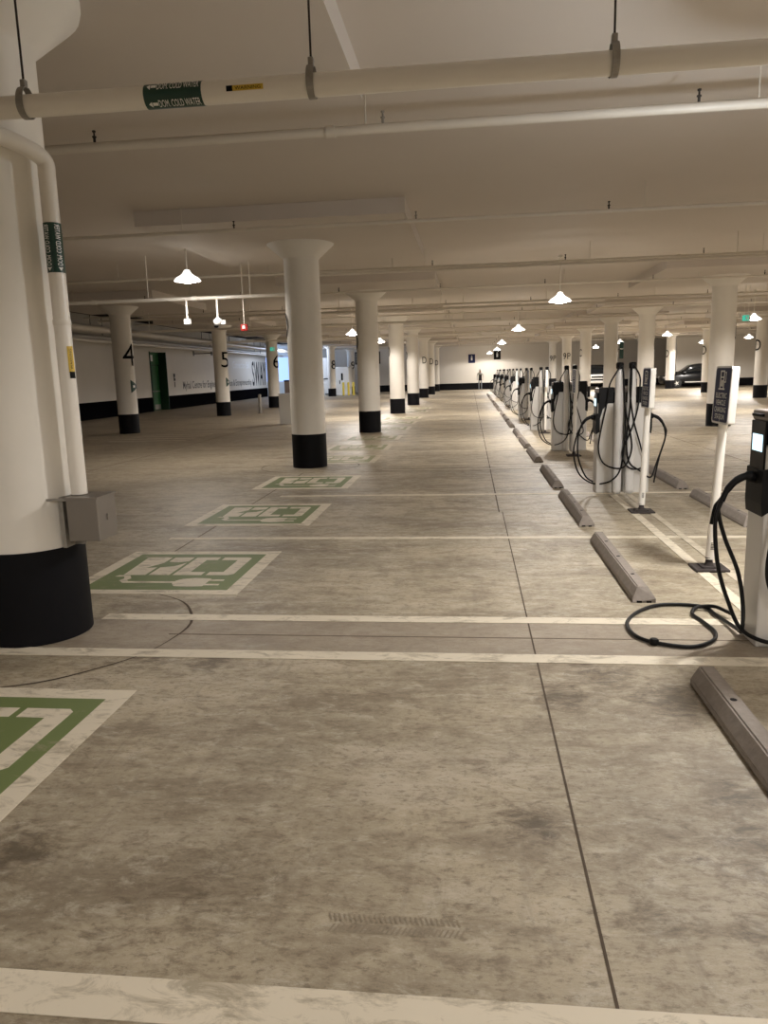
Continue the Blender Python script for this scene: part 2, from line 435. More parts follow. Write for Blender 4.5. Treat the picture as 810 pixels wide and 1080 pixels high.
for (x, y, s, l) in [(-10.65, 22.7, '4', 'white round column painted with a black 4 above a green arrow'),
                     (-10.75, 32.3, '5', 'white round column painted with a black 5 above a green arrow'),
                     (-10.42, 39.8, '6', 'white round column painted with a black 6 by the end of the left wall'),
                     (-10.6, 49.0, '7', 'white round column behind the middle left column, in line with 6 and 8'),
                     (-10.66, 58.5, '8', 'white round column painted with an 8 beside the white cabinet'),
                     (-10.3, 66.0, '9', 'round column lit bluish near the back wall, beyond the yellow posts')]:
    column(x, y, l, s, -.52 if s in '456' else -.7, 2.08, .66, s in '45')
for k, (x, y) in enumerate([(6.58, 21.05), (6.9, 31.2), (6.49, 36.5), (6.49, 44.3), (6.65, 54), (6.67, 63)]):
    l = ['big white round column behind the nearest blue charging sign', 'white round column just behind the second blue charging sign',
         'white round column behind the second charger pair, with a tall green sign', 'white round column between the parked truck and the far chargers',
         'white round column among the far chargers, nearer of the two with painted letters', 'farther of two white round columns among the far chargers, near the back wall'][k]
    column(x, y, l, ['C', 'C', None, 'C', '9P', '9P'][k], [-.15, -.2, 0, PI + .3, -PI / 2 - .1, -PI / 2 - .1][k], 2.25, .42)
for k, (x, y) in enumerate([(13.65, 37.8), (13.9, 46.9), (14.1, 56.1), (13.8, 64)]):
    l = ['white round column at the right edge of the picture, black lettering on its left', 'white round column standing in front of the parked black car',
         'white round column at the nose of the parked black car', 'far white round column by the back wall, seen beside the tall charger poles'][k]
    column(x, y, l, ['D', 'D', 'D', '9'][k], [PI + .45, PI + .45, PI + .45, -PI / 2 - .25][k], 2.2, .5)

# tall green sign fixed to the column behind the second charger
t = thing('hanging_sign', 'tall dark green sign on the column behind the second charger pair', 'sign', (6.93, 36.3, 0))
MB().box(-.09, -.03, 2.0, .09, .0, 2.75, .01).build('sign_plate', M['tag_green'], t)
MB().box(-.07, -.036, 2.42, .07, -.03, 2.46).build('sign_stripe', M['white_ink'], t)
MB().box(-.15, 0, 2.4, -.06, .03, 2.45).build('bracket', M['galv'], t)

# ------------------------------------------------------------------ pipes
PY, PZ, PRr = 4.08, 3.068, .056
KP = PY / 4.9
t = thing('cold_water_pipe', 'large white cold water pipe crossing the ceiling in front, hung on three rods', 'pipe', (0, PY, PZ))
MB().tube([(-9, 0, 0), (9, 0, 0)], PRr, 24).build('pipe_run', M['pipe'], t)
for x in (-2.33, -.785, .705, 2.25):
    MB().tube([(x, 0, .1), (x, 0, CEIL - PZ + .02)], .006, 6).build('hanger_rod', M['rod'], t)
    n = 20; vs = []; fs = []
    for i in range(n + 1):
        a = -PI / 2 + 2 * PI * (i / n - .5) * .93; rr = PRr + .006
        zz = rr * math.sin(a)
        if zz > 0: zz *= 1.5
        for dx in (-.018, .018):
            for e in (0, .007): vs.append((x + dx, (rr + e) * math.cos(a), zz * (1 + e * 4)))
    for i in range(n):
        a = 4 * i; b = a + 4
        fs += [(a, b, b + 2, a + 2), (a + 1, a + 3, b + 3, b + 1), (a, a + 1, b + 1, b), (a + 2, b + 2, b + 3, a + 3)]
    MB().add(vs, fs).box(x - .014, -.016, .09, x + .014, .016, .13, .004).build('pipe_clevis', M['galv'], t)
def hwrap(x0, r, a0, up=True):
    def fn(u, v):
        a = a0 + v / r
        return (x0 + u, -(r + .0045) * math.cos(a), (r + .0045) * math.sin(a))
    return fn
lb = MB().tube([(-1.657, 0, 0), (-1.349, 0, 0)], PRr + .002, 24, False).build('pipe_label', M['band_green'], t)
for a0 in (-1.22, .22, 1.75):
    text('DOM. COLD WATER', 'label_lettering', M['white_ink'], lb, hwrap(-1.582, PRr + .001, a0), .222, .036, sub=1)
    ar = MB()
    fn = hwrap(-1.636, PRr + .001, a0)
    ar.add([fn(0, .018), fn(.018, .0), fn(.018, .030)], [(0, 1, 2)]).add([fn(.022, .01), fn(.05, .01), fn(.05, .026), fn(.022, .026)], [(0, 1, 2, 3)])
    ar.build('label_arrow', M['white_ink'], lb, False)
def patch_h(x0, x1, r, a0, a1, n=6):
    vs = []
    for i in range(n + 1):
        a = a0 + (a1 - a0) * i / n
        for x in (x0, x1): vs.append((x, -r * math.cos(a), r * math.sin(a)))
    return MB().add(vs, [(2 * i, 2 * i + 1, 2 * i + 3, 2 * i + 2) for i in range(n)])
yl = patch_h(-1.216, -1.024, PRr + .003, -.32, .12).build('warning_label', M['yellow'], t, False)
patch_h(-1.216, -1.183, PRr + .004, -.32, .12).build('label_symbol', M['ink'], yl, False)
text('WARNING', 'label_lettering', M['ink'], yl, hwrap(-1.17, PRr + .002, -.24), .133, .015, sub=1)

RX, RY, RR = -2.43, 4.40, .0485
t = thing('riser_pipe', 'white cold water pipe running down beside the nearest column', 'pipe', (RX, RY, 0))
dy = PY - RY
pts = spline([(-.26, dy, PZ - .05), (-.235, dy + .02, PZ - .10), (-.15, dy * .6, 2.975), (-.04, dy * .2, 2.925), (-.005, 0, 2.88), (0, 0, 2.80)], 6)
MB().tube([(-.27, dy, PZ)] + pts + [(0, 0, z) for z in (2.4, 1.6, .935)], RR, 20).build('pipe_run', M['pipe'], t)
MB().lathe([(RR + .002, 1.96), (RR + .004, 1.964), (RR + .004, 1.99), (RR + .002, 1.994)], n=20, cap=False).build('pipe_seam', M['pipe'], t)
lb = MB().lathe([(RR + .0015, 2.26), (RR + .0015, 2.54)], n=24, cap=False).build('pipe_label', M['band_green'], t)
for a0 in (-2.15, -.85):
    def fn(u, v, a0=a0):
        a = a0 + v / RR
        return ((RR + .0035) * math.cos(a), (RR + .0035) * math.sin(a), 2.30 + u)
    text('DOM. COLD WATER', 'label_lettering', M['white_ink'], lb, fn, .23, .030, sub=1)
    MB().add([fn(-.031, .015), fn(-.01, 0), fn(-.01, .03)], [(0, 1, 2)]).build('label_arrow', M['white_ink'], lb, False)
def vp(z0, z1, r, a0, a1, n=6):
    vs = []
    for i in range(n + 1):
        a = a0 + (a1 - a0) * i / n
        for z in (z0, z1): vs.append((r * math.cos(a), r * math.sin(a), z))
    return MB().add(vs, [(2 * i, 2 * i + 1, 2 * i + 3, 2 * i + 2) for i in range(n)])
yl = vp(1.68, 1.835, RR + .002, -PI / 2 + .75, -PI / 2 + 1.6).build('warning_label', M['yellow'], t, False)
vp(1.645, 1.685, RR + .0025, -PI / 2 + .8, -PI / 2 + 1.6).build('label_symbol', M['ink'], yl, False)
def fn(u, v):
    a = -PI / 2 + 1.3 - v / RR
    return ((RR + .0035) * math.cos(a), (RR + .0035) * math.sin(a), 1.70 + u)
text('WARNING', 'label_lettering', M['ink'], yl, fn, .12, .016, sub=1)
t = thing('valve_cover_box', 'grey metal box at the foot of the riser pipe by the nearest column', 'box', (RX, RY, .0))
MB().box(-.03, -.12, .655, .17, .12, .92, .006).build('box_body', M['steelbox'], t)
MB().box(-.115, -.05, .60, -.09, .08, .92).box(-.115, .06, .60, -.03, .08, .92).build('mounting_channel', M['galv'], t)
MB().box(-.035, -.128, .918, .178, .128, .93).box(.17, -.01, .77, .177, .01, .81).build('box_lid', M['steelbox'], t)
MB().box(-.20, -.10, .905, -.03, -.085, .92).build('pipe_strap', M['galv'], t)

PZ2 = 3.705
sp_y = [6.95, 11.05, 15.8, 19.9, 24.4, 28.3, 33.2, 37.2, 42.0, 46.1, 50.8, 55.0, 59.5, 63.9]
hd = MB().lathe([(.006, .03), (.012, .035), (.012, .07), (.02, .072), (.02, .082), (.008, .084), (.008, .115), (.016, .118), (.016, .13), (.002, .135)], n=10)
hd0 = None
for k, y in enumerate(sp_y):
    r = .04 if k == 0 else .026
    t = thing('sprinkler_pipe', ('thicker white sprinkler pipe crossing the ceiling behind the big cold water pipe' if k == 0 else
              'thin sprinkler pipe under the slab, %s crossing behind the big cold water pipe' % ORD[k]), 'pipe', (0, y, PZ2), 0, 'sprinkler pipes under the ceiling')
    MB().tube([(-12.7, 0, 0), (26.5, 0, 0)], r, 14).build('pipe_run', M['pipe_thin'], t)
    for i in range(-3, 8):
        x = -.88 + 3.24 * i
        MB().tube([(x, 0, r * .5), (x, 0, CEIL - PZ2 + .01)], .006 if k < 3 else .009, 6).build('hanger_rod', M['pipe_thin'], t)
    for i in range(-4, 8):
        x = -.73 + 2.62 * i
        ob = MB(); ob.v = [(x + a, b, c + r - .04 + .01) for a, b, c in hd.v]; ob.f = list(hd.f); ob.sm = list(hd.sm)
        ob.build('sprinkler_head', M['rod'] if i % 2 else M['galv'], t)
        if abs(x) < 9 and i % 2 == 0:
            MB().tube([(x - .5, 0, 0), (x - .42, 0, 0)], r + .01, 12).build('pipe_coupling', M['pipe_thin'], t)
# second conduits close to the sprinkler lines
for (y, z, r, x0, x1, l) in [(15.4, 3.60, .03, -3, 26, 'steel conduit running tight below the third sprinkler pipe'),
                             (24.0, 3.55, .04, -12, 26, 'dark pipe crossing just below the fifth sprinkler pipe')]:
    t = thing('ceiling_conduit', l, 'pipe', (0, y, z))
    MB().tube([(x0, 0, 0), (x1, 0, 0)], r, 12).build('conduit_run', M['pipe_thin'], t)
    for i in range(5):
        x = x0 + 1.5 + i * (x1 - x0 - 3) / 4
        MB().tube([(x, 0, 0), (x, 0, CEIL - z + .01)], .008, 6).build('hanger_rod', M['pipe_thin'], t)
for (y, z, x0, x1, l) in [(15.0, 3.20, -11.8, -3.1, 'bright white conduit over columns 4 and 5, carrying small ceiling devices'),
                          (25.2, 3.25, -12, 1.0, 'white conduit seen behind the middle left column'),
                          (33.5, 3.2, -12, .5, 'white conduit seen past the third column of the row')]:
    t = thing('ceiling_conduit', l, 'pipe', (0, y, z))
    MB().tube([(x0, 0, 0), (x1, 0, 0)], .036, 12).build('conduit_run', M['pipe'], t)
    for i in range(4):
        x = x0 + 1.2 + i * (x1 - x0 - 2.4) / 3
        MB().tube([(x, 0, 0), (x, 0, CEIL - z + .01)], .010, 6).build('hanger_rod', M['pipe'], t)
        MB().tube([(x + .9, 0, 0), (x + 1.0, 0, 0)], .046, 12).build('pipe_coupling', M['pipe'], t)
for k, (x, z, r, m) in enumerate([(1.1, 3.42, .11, 'pipe_thin'), (1.55, 3.25, .07, 'pipe'), (.6, 3.75, .09, 'pipe_thin'), (2.3, 3.6, .14, 'pipe_thin')]):
    o = MB(); o.tube([(wx(18) + x, 18, z), (wx(62) + x, 62, z)], r, 14)
    t = thing('wall_pipe', ['thick dull pipe running along the left wall, lowest but one of four', 'slim pale pipe running along the left wall, lowest of four',
              'upper dull pipe running along the left wall close to the dark ceiling', 'thick insulated duct-like pipe farthest out from the left wall'][k], 'pipe')
    o.build('pipe_run', M[m], t)
    for yy in (24, 31, 45, 55):
        MB().tube([(wx(yy) + x, yy, z), (wx(yy) + x, yy, 4.52)], .015, 6).build('hanger_rod', M['rod'], t)
for yy, l in ((28, 'steel bracket arm on the left wall before the 4 column'), (45, 'steel bracket arm on the left wall right of the green door')):
    t = thing('wall_bracket', l, 'bracket', (wx(yy), yy, 0))
    MB().box(-.02, -.05, 3.0, .06, .05, 3.3).box(0, -.03, 3.1, 1.2, .03, 3.16).box(1.1, -.03, 3.0, 1.2, .03, 3.3).build('bracket_arm', M['galv'], t)

# ceiling devices
t = thing('heat_detector', 'white box-shaped detector hanging left of the camera dome', 'detector', (-5.62, 15.0, 0))
MB().box(-.06, -.06, 2.70, .06, .06, 2.81, .015).build('detector_body', M['cabinet_white'], t)
MB().tube([(0, 0, 2.80), (0, 0, 3.18)], .02, 8).build('drop_rod', M['pipe'], t)
t = thing('security_camera', 'white security camera hanging under the bright conduit', 'camera', (-4.99, 15.0, 0))
MB().lathe([(.002, 2.66), (.06, 2.67), (.09, 2.72), (.09, 2.77), (.03, 2.81), (.02, 2.83)], n=20).build('camera_dome', M['cabinet_white'], t)
MB().lathe([(.05, 2.655), (.04, 2.62), (.002, 2.61)], cx=-.03, cy=-.04, n=14).build('camera_lens', M['gloss_black'], t)
MB().tube([(-.0, 0, 2.81), (0, 0, 3.18)], .02, 8).build('drop_rod', M['pipe'], t)
MB().box(.05, -.03, 2.68, .16, .03, 2.76, .01).build('camera_arm', M['cabinet_white'], t)
t = thing('alarm_strobe', 'small red alarm strobe hanging beside the security camera', 'alarm', (-4.47, 15.05, 0))
MB().box(-.07, -.05, 2.54, .07, .05, 2.67, .012).build('strobe_body', M['red'], t)
MB().box(-.03, -.06, 2.58, .03, -.049, 2.64, .005).build('strobe_lens', M['white_ink'], t)
MB().tube([(0, 0, 2.67), (0, 0, PANEL + .005)], .01, 8).build('drop_rod', M['pipe_thin'], t)
for (x, y, z, l) in [(-9.9, 38.0, 3.0, 'small green exit sign hanging by the 6 column'), (8.83, 26, 3.05, 'small green exit sign hanging beside the pendant lamp at far right')]:
    t = thing('exit_sign', l, 'sign', (x, y, z)); t.scale = (.6, .6, .8)
    MB().box(-.2, -.04, -.11, .2, .04, .11, .01).build('sign_box', M['exit_green'], t)
    # running figure pictogram and arrow
    MB().lathe([(.002, -.0), (.02, .001)], n=8).build('sign_border', M['exit_green'], t)
    MB().prism([(-.02, -.08), (.01, -.02), (.05, -.07), (.07, -.06), (.03, .02), (.06, .05), (-.01, .07), (-.05, .03), (-.02, .02), (-.04, -.03)], 'y', -.046, -.041).build('running_figure', M['white_ink'], t)
    MB().box(.11, -.046, -.1, .19, -.041, .1).build('doorway_symbol', M['white_ink'], t)
    MB().tube([(-.1, 0, .11), (-.1, 0, (CEIL - z) / .8 + .01)], .012, 6).build('drop_rod', M['pipe'], t)
    MB().tube([(.1, 0, .11), (.1, 0, (CEIL - z) / .8 + .01)], .012, 6).build('drop_rod', M['pipe'], t)

# ------------------------------------------------------------------ pendant lamps
def lamp_proto():
    t = thing('pendant_lamp', 'x', 'lamp', (0, 0, 0), 0, 'pendant lamps')
    MB().lathe([(.24, 0), (.238, .02), (.20, .06), (.13, .10), (.08, .14), (.06, .18), (.045, .20), (.001, .21)], n=28, cap=False).build('lamp_shade', M['lamp_shade'], t)
    MB().lathe([(.001, -.035), (.08, -.03), (.16, -.012), (.215, .004)], n=28, cap=False).build('lamp_lens', M['lamp_glass'], t)
    MB().tube([(0, 0, .2), (0, 0, 1.2)], .012, 8).build('lamp_stem', M['pipe'], t)
    MB().lathe([(.05, .93), (.05, .96), (.001, .965)], n=16).build('ceiling_rose', M['pipe'], t)
    return t
def add_light(x, y, z, e, col=(1, .93, .86), r=.14, glow=.055, gcol=None):
    """a lamp's own light: a wide downward cone out of the bell and the little that glows through it"""
    L = bpy.data.lights.new('lamp_light', 'SPOT'); L.energy = e; L.color = col; L.shadow_soft_size = r
    L.spot_size = math.radians(172); L.spot_blend = .22
    o = bpy.data.objects.new('lamp_light', L); COL.objects.link(o); o.location = (x, y, z - .05 - r * .3)
    L = bpy.data.lights.new('lamp_glow', 'POINT'); L.energy = e * glow; L.color = gcol or col; L.shadow_soft_size = .1
    o = bpy.data.objects.new('lamp_glow', L); COL.objects.link(o); o.location = (x, y, z - .2); return o
lp = lamp_proto(); kids(lp)
ZL = 3.07
lamps = [(1.98, 17.4, 'bright pendant lamp hanging over the second sign, nearest of the middle row'),
         (1.8, 29.0, 'pendant lamp in the middle row, second one back'),
         (1.75, 42.5, 'glaring pendant lamp in the middle row, third one back'),
         (1.95, 55.5, 'pendant lamp just below the glaring one in the middle row'),
         (1.7, 66.0, 'smallest pendant lamp of the middle row, near the back wall'),
         (9.55, 27.4, 'pendant lamp beside the green exit sign at far right'),
         (9.55, 38.8, 'pendant lamp seen between the two big right-hand columns'),
         (9.1, 48.2, 'pendant lamp above the second charger pair poles'),
         (9.15, 57.5, 'far pendant lamp above the parked truck'),
         (15.6, 54.0, 'far pendant lamp above the black car'),
         (16.0, 46.5, 'far pendant lamp near the right edge, left of the exit sign lamp row'),
         (-4.3, 28.2, 'lamp seen just right of the middle left column'),
         (-4.15, 35.6, 'lamp seen between the third and fourth columns of the row'),
         (2.35, 5.5, 'pendant lamp over the nearest charger, just outside the right edge')]
E0 = 265
for i, (x, y, l) in enumerate(lamps):
    if i == 0: lp.location = (x, y, ZL); lp['label'] = l; lp['group'] = 'pendant lamps'
    else: dup(lp, (x, y, ZL), l, 'pendant lamps')
    e = E0 * {13: .66, 0: 1.0, 9: 2.0, 10: 1.8, 8: 1.7, 7: 1.4}.get(i, 1.15)
    add_light(x, y, ZL, e, glow=.34 if i == 13 else .055, gcol=(.90, .95, 1.0) if i == 13 else None)  # last lamp's glow raised and cooled to imitate glare on the ceiling
o = dup(lp, (-5.19, 14.0, 3.41), 'bright ceiling lamp left of the middle left column, above the hanging devices', 'pendant lamps')
add_light(-5.19, 14.0, 3.41, E0 * .42)
# lights without fixtures for unseen row lamps behind, beside and ahead of the viewer
for (x, y, e) in [(2.2, -5.5, 1.0), (-4.5, -1.5, .55), (9.4, 5.5, .9), (9.5, 16.5, 1.1), (16, 10, 1), (16, 25, 1.1), (21, 38, 1), (-9.6, 48, .5), (22, 18, .9), (2.8, 0.2, .35), (-4.2, 46, .9), (-4.2, 57, .9)]:
    add_light(x, y, ZL, E0 * e)
# cool daylight from the ramp opening at the far left
L = bpy.data.lights.new('ramp_daylight', 'AREA'); L.energy = 420; L.color = (.48, .66, 1.0); L.size = 5; L.size_y = 3; L.shape = 'RECTANGLE'
o = bpy.data.objects.new('ramp_daylight', L); COL.objects.link(o); o.location = (-23, 66, 3.2)
o.rotation_euler = Vector((.9, -.25, -.25)).to_track_quat('-Z', 'Y').to_euler()
L = bpy.data.lights.new('ramp_fill', 'POINT'); L.energy = 230; L.color = (.62, .75, 1.0); L.shadow_soft_size = .3  # added blue point fill for the white cabinet and column, no fixture
o = bpy.data.objects.new('ramp_fill', L); COL.objects.link(o); o.location = (-13.2, 58.0, 3.3)

# ------------------------------------------------------------------ floor markings
def stripe(x0, y0, x1, y1, label, m='white_line', z=.003, group='painted lane lines'):
    nx = max(2, int(abs(x1 - x0) / .5)); mb = MB()
    o = mb.box(x0, y0, .0005, x1, y1, z).build('painted_line', M[m]); tag(o, label, 'floor marking', group); return o
stripe(-7, 1.575, 6, 1.715, 'wide worn white line across the bottom of the picture')
stripe(-3.4, 4.06, 6.5, 4.185, 'white line across the floor, nearer one of the closest pair')
stripe(-2.55, 4.735, 6.5, 4.855, 'white line across the floor, farther one of the closest pair')
stripe(-3.1, 7.26, 6.5, 7.36, 'white line between the two closest complete green squares')
stripe(-2.6, 9.93, 6.5, 10.04, 'white line just before the third complete green square', 'white_line')
for y, l in [(12.6, 'faded line crossing the floor beside the middle left column'), (13.3, 'faded line crossing just past the middle left column'),
             (15.6, 'faded line after the fourth small green square'), (18.1, 'faded line after the fifth small green square'),
             (20.7, 'faded line near the third column of the row'), (26.3, 'faded line past the third column of the row'), (29.0, 'faded line before the fourth column of the row')]:
    stripe(-1.5 if y < 15 else -1.6, y, 6.5, y + .1, l, 'faint_line')
stripe(1.78, 4.86, 1.87, 9.85, 'long white line running back under the sign posts, left one', 'white_line', .0045, 'lines between the charger rows')
stripe(1.99, 4.86, 2.06, 9.85, 'long white line running back under the sign posts, right one', 'faint_line', .0045, 'lines between the charger rows')
for i, y in enumerate((19.5, 20.2, 20.9, 21.6)):
    stripe(-9.8, y, -7.6, y + .15, 'faded hatch line on the floor in front of the 4 column, %s of four' % ORD[i], 'faint_line', group='faded hatch lines')
for i, (y) in enumerate((18.6, 23.0, 28.0)):
    stripe(8.5, y, 12.5, y + .12, 'white stall line on the right beyond the big column, %s of three' % ORD[i], 'white_line', group='stall lines on the right')

SQ = [2.88, 6.035, 8.65, 11.33, 14.42, 16.75, 19.2, 22.4, 25.0, 27.6, 32.3, 35.0]
W = 1.43; X0 = -3.2; X1 = -1.77
def flat(mb, poly, z0, z1): return mb.prism(poly, 'z', z0, z1)
def rect(mb, x0, y0, x1, y1, z0, z1): return mb.box(x0, y0, z0, x1, y1, z1)
def ev_square(cy, label, faint):
    t = thing('charging_symbol', label, 'floor marking', (X0, cy - .70, 0), 0, 'green charging symbols on the floor')
    g = 'green_faint' if faint else 'green_paint'; w = 'faint_line' if faint else 'white_line'
    b = MB(); z0, z1 = .0006, .0032; h = 1.40; e = .115
    rect(b, 0, 0, W, e, z0, z1); rect(b, 0, h - e, W, h, z0, z1); rect(b, 0, e, e, h - e, z0, z1); rect(b, W - e, e, W, h - e, z0, z1)
    b.build('white_border', M[w], t)
    rect(MB(), e, e, W - e, h - e, z0, .003).build('green_field', M[g], t)
    b = MB(); z0, z1 = .003, .0042
    # battery: two filled cells with a bolt cut through, an open cell, and cell gaps
    y0, y1 = .55, 1.16
    def poly(p): flat(b, p, z0, z1)
    poly([(.27, y0), (.46, y0), (.46, .80), (.36, .78), (.46, .96), (.46, y1), (.23, y1)])
    poly([(.49, y0), (.67, y0), (.67, .96), (.60, .84), (.49, .80)])
    poly([(.49, 1.0), (.58, .98), (.67, 1.02), (.67, y1), (.49, y1)])
    rect(b, .70, y0, .95, y0 + .1, z0, z1); rect(b, .99, y0, 1.11, y0 + .1, z0, z1)
    rect(b, .70, y1 - .1, .92, y1, z0, z1)
    poly([(.96, y1 - .1), (1.22, y1 - .1), (1.22, y1 - .03), (1.19, y1), (.96, y1)])
    poly([(1.11, y0), (1.18, y0), (1.22, y0 + .04), (1.22, y1 - .1), (1.11, y1 - .1)])
    rect(b, .70, y0 + .1, .82, y1 - .1, z0, z1)
    b.build('battery_icon', M[w], t)
    b = MB()
    poly([(.22, .50), (.30, .50), (.33, .43), (.31, .38), (.37, .31), (.80, .31), (.80, .355), (.40, .355), (.37, .40), (.39, .44), (.34, .53), (.24, .54)])
    poly([(.80, .29), (.84, .22), (.95, .20), (1.08, .22), (1.08, .44), (.95, .46), (.84, .43), (.80, .37)])
    rect(b, 1.08, .245, 1.20, .285, z0, z1); rect(b, 1.08, .375, 1.20, .415, z0, z1)
    b.build('plug_icon', M[w], t)
nm = ['green charging symbol on the floor cut off by the left edge, nearest the camera', 'green charging symbol beside the nearest column, closest complete one',
      'green charging symbol, second complete one beyond the nearest column', 'green charging symbol just before the middle left column']
for i, y in enumerate(SQ):
    ev_square(y, nm[i] if i < 4 else 'faded green charging symbol, %s square past the middle left column' % ORD[i - 4].replace('nearest', 'first'), i > 3)

# ------------------------------------------------------------------ wheel stops
def stop_proto():
    t = thing('wheel_stop', 'x', 'wheel stop', (0, 0, 0), 0, 'wheel stops')
    L2, w, h = .95, .078, .10
    bm = bmesh.new(); ring = lambda y, k, hh: [bm.verts.new((x * k, y, z * hh)) for x, z in ((-w, 0.001), (-w, .03), (-.036, h), (.036, h), (w, .03), (w, 0.001))]
    rs = [ring(-L2, 1, 1), ring(-L2 + .02, 1, 1), ring(L2 - .02, 1, 1), ring(L2, 1, 1)]
    rs[0][2].co.y += .06; rs[0][3].co.y += .06; rs[1][2].co.y += .06; rs[1][3].co.y += .06
    for a, b in zip(rs, rs[1:]):
        for i in range(6): bm.faces.new((a[i], a[(i + 1) % 6], b[(i + 1) % 6], b[i]))
    bm.faces.new(rs[0][::-1]); bm.faces.new(rs[-1])
    bmesh.ops.recalc_face_normals(bm, faces=bm.faces[:])
    bmesh.ops.bevel(bm, geom=[e for e in bm.edges if abs(e.calc_length()) > 1], offset=.008, segments=2, affect='EDGES')
    me = bpy.data.meshes.new('stop_body'); bm.to_mesh(me); bm.free(); me.materials.append(M['stop'])
    o = bpy.data.objects.new('stop_body', me); COL.objects.link(o); o.parent = t
    MB().box(-.05, -L2 - .002, .0, -.015, -L2 + .02, .014).box(.015, -L2 - .002, 0, .05, -L2 + .02, .014).build('drain_slot', M['ink'], t)
    b = MB()
    for y in (-.55, .0, .55):
        b.lathe([(.016, h - .004), (.016, h + .001)], cy=y, n=10)
    b.build('anchor_hole', M['ink'], t)
    return t
sp0 = stop_proto(); kids(sp0)
ys = [2.85, 6.15, 8.77, 11.38, 14.35, 16.85, 19.35, 22.75, 25.35, 28.0, 31.6, 34.2, 36.9, 40.3, 42.9, 45.5, 48.9, 51.5]
for i, y in enumerate(ys):
    l = ['grey wheel stop at the lower right edge, nearest the camera', 'grey wheel stop left of the nearest blue charging sign'][i] if i < 2 else 'grey wheel stop in the left row beside the chargers, %s from the camera' % ORD[i]
    if i == 0: sp0.location = (1.195, y, 0); sp0['label'] = l; sp0['group'] = 'wheel stops of the left row'
    else: dup(sp0, (1.195, y, 0), l, 'wheel stops of the left row')
for i, y in enumerate([8.7, 11.2, 14.2, 16.8, 19.4, 22.7, 25.4]):
    dup(sp0, (2.8, y, 0), ['grey wheel stop behind the nearest sign post on the right', 'grey wheel stop right of the second sign post'][i] if i < 2 else
        'grey wheel stop in the right row behind the charger pairs, %s from the camera' % ORD[i], 'wheel stops of the right row')

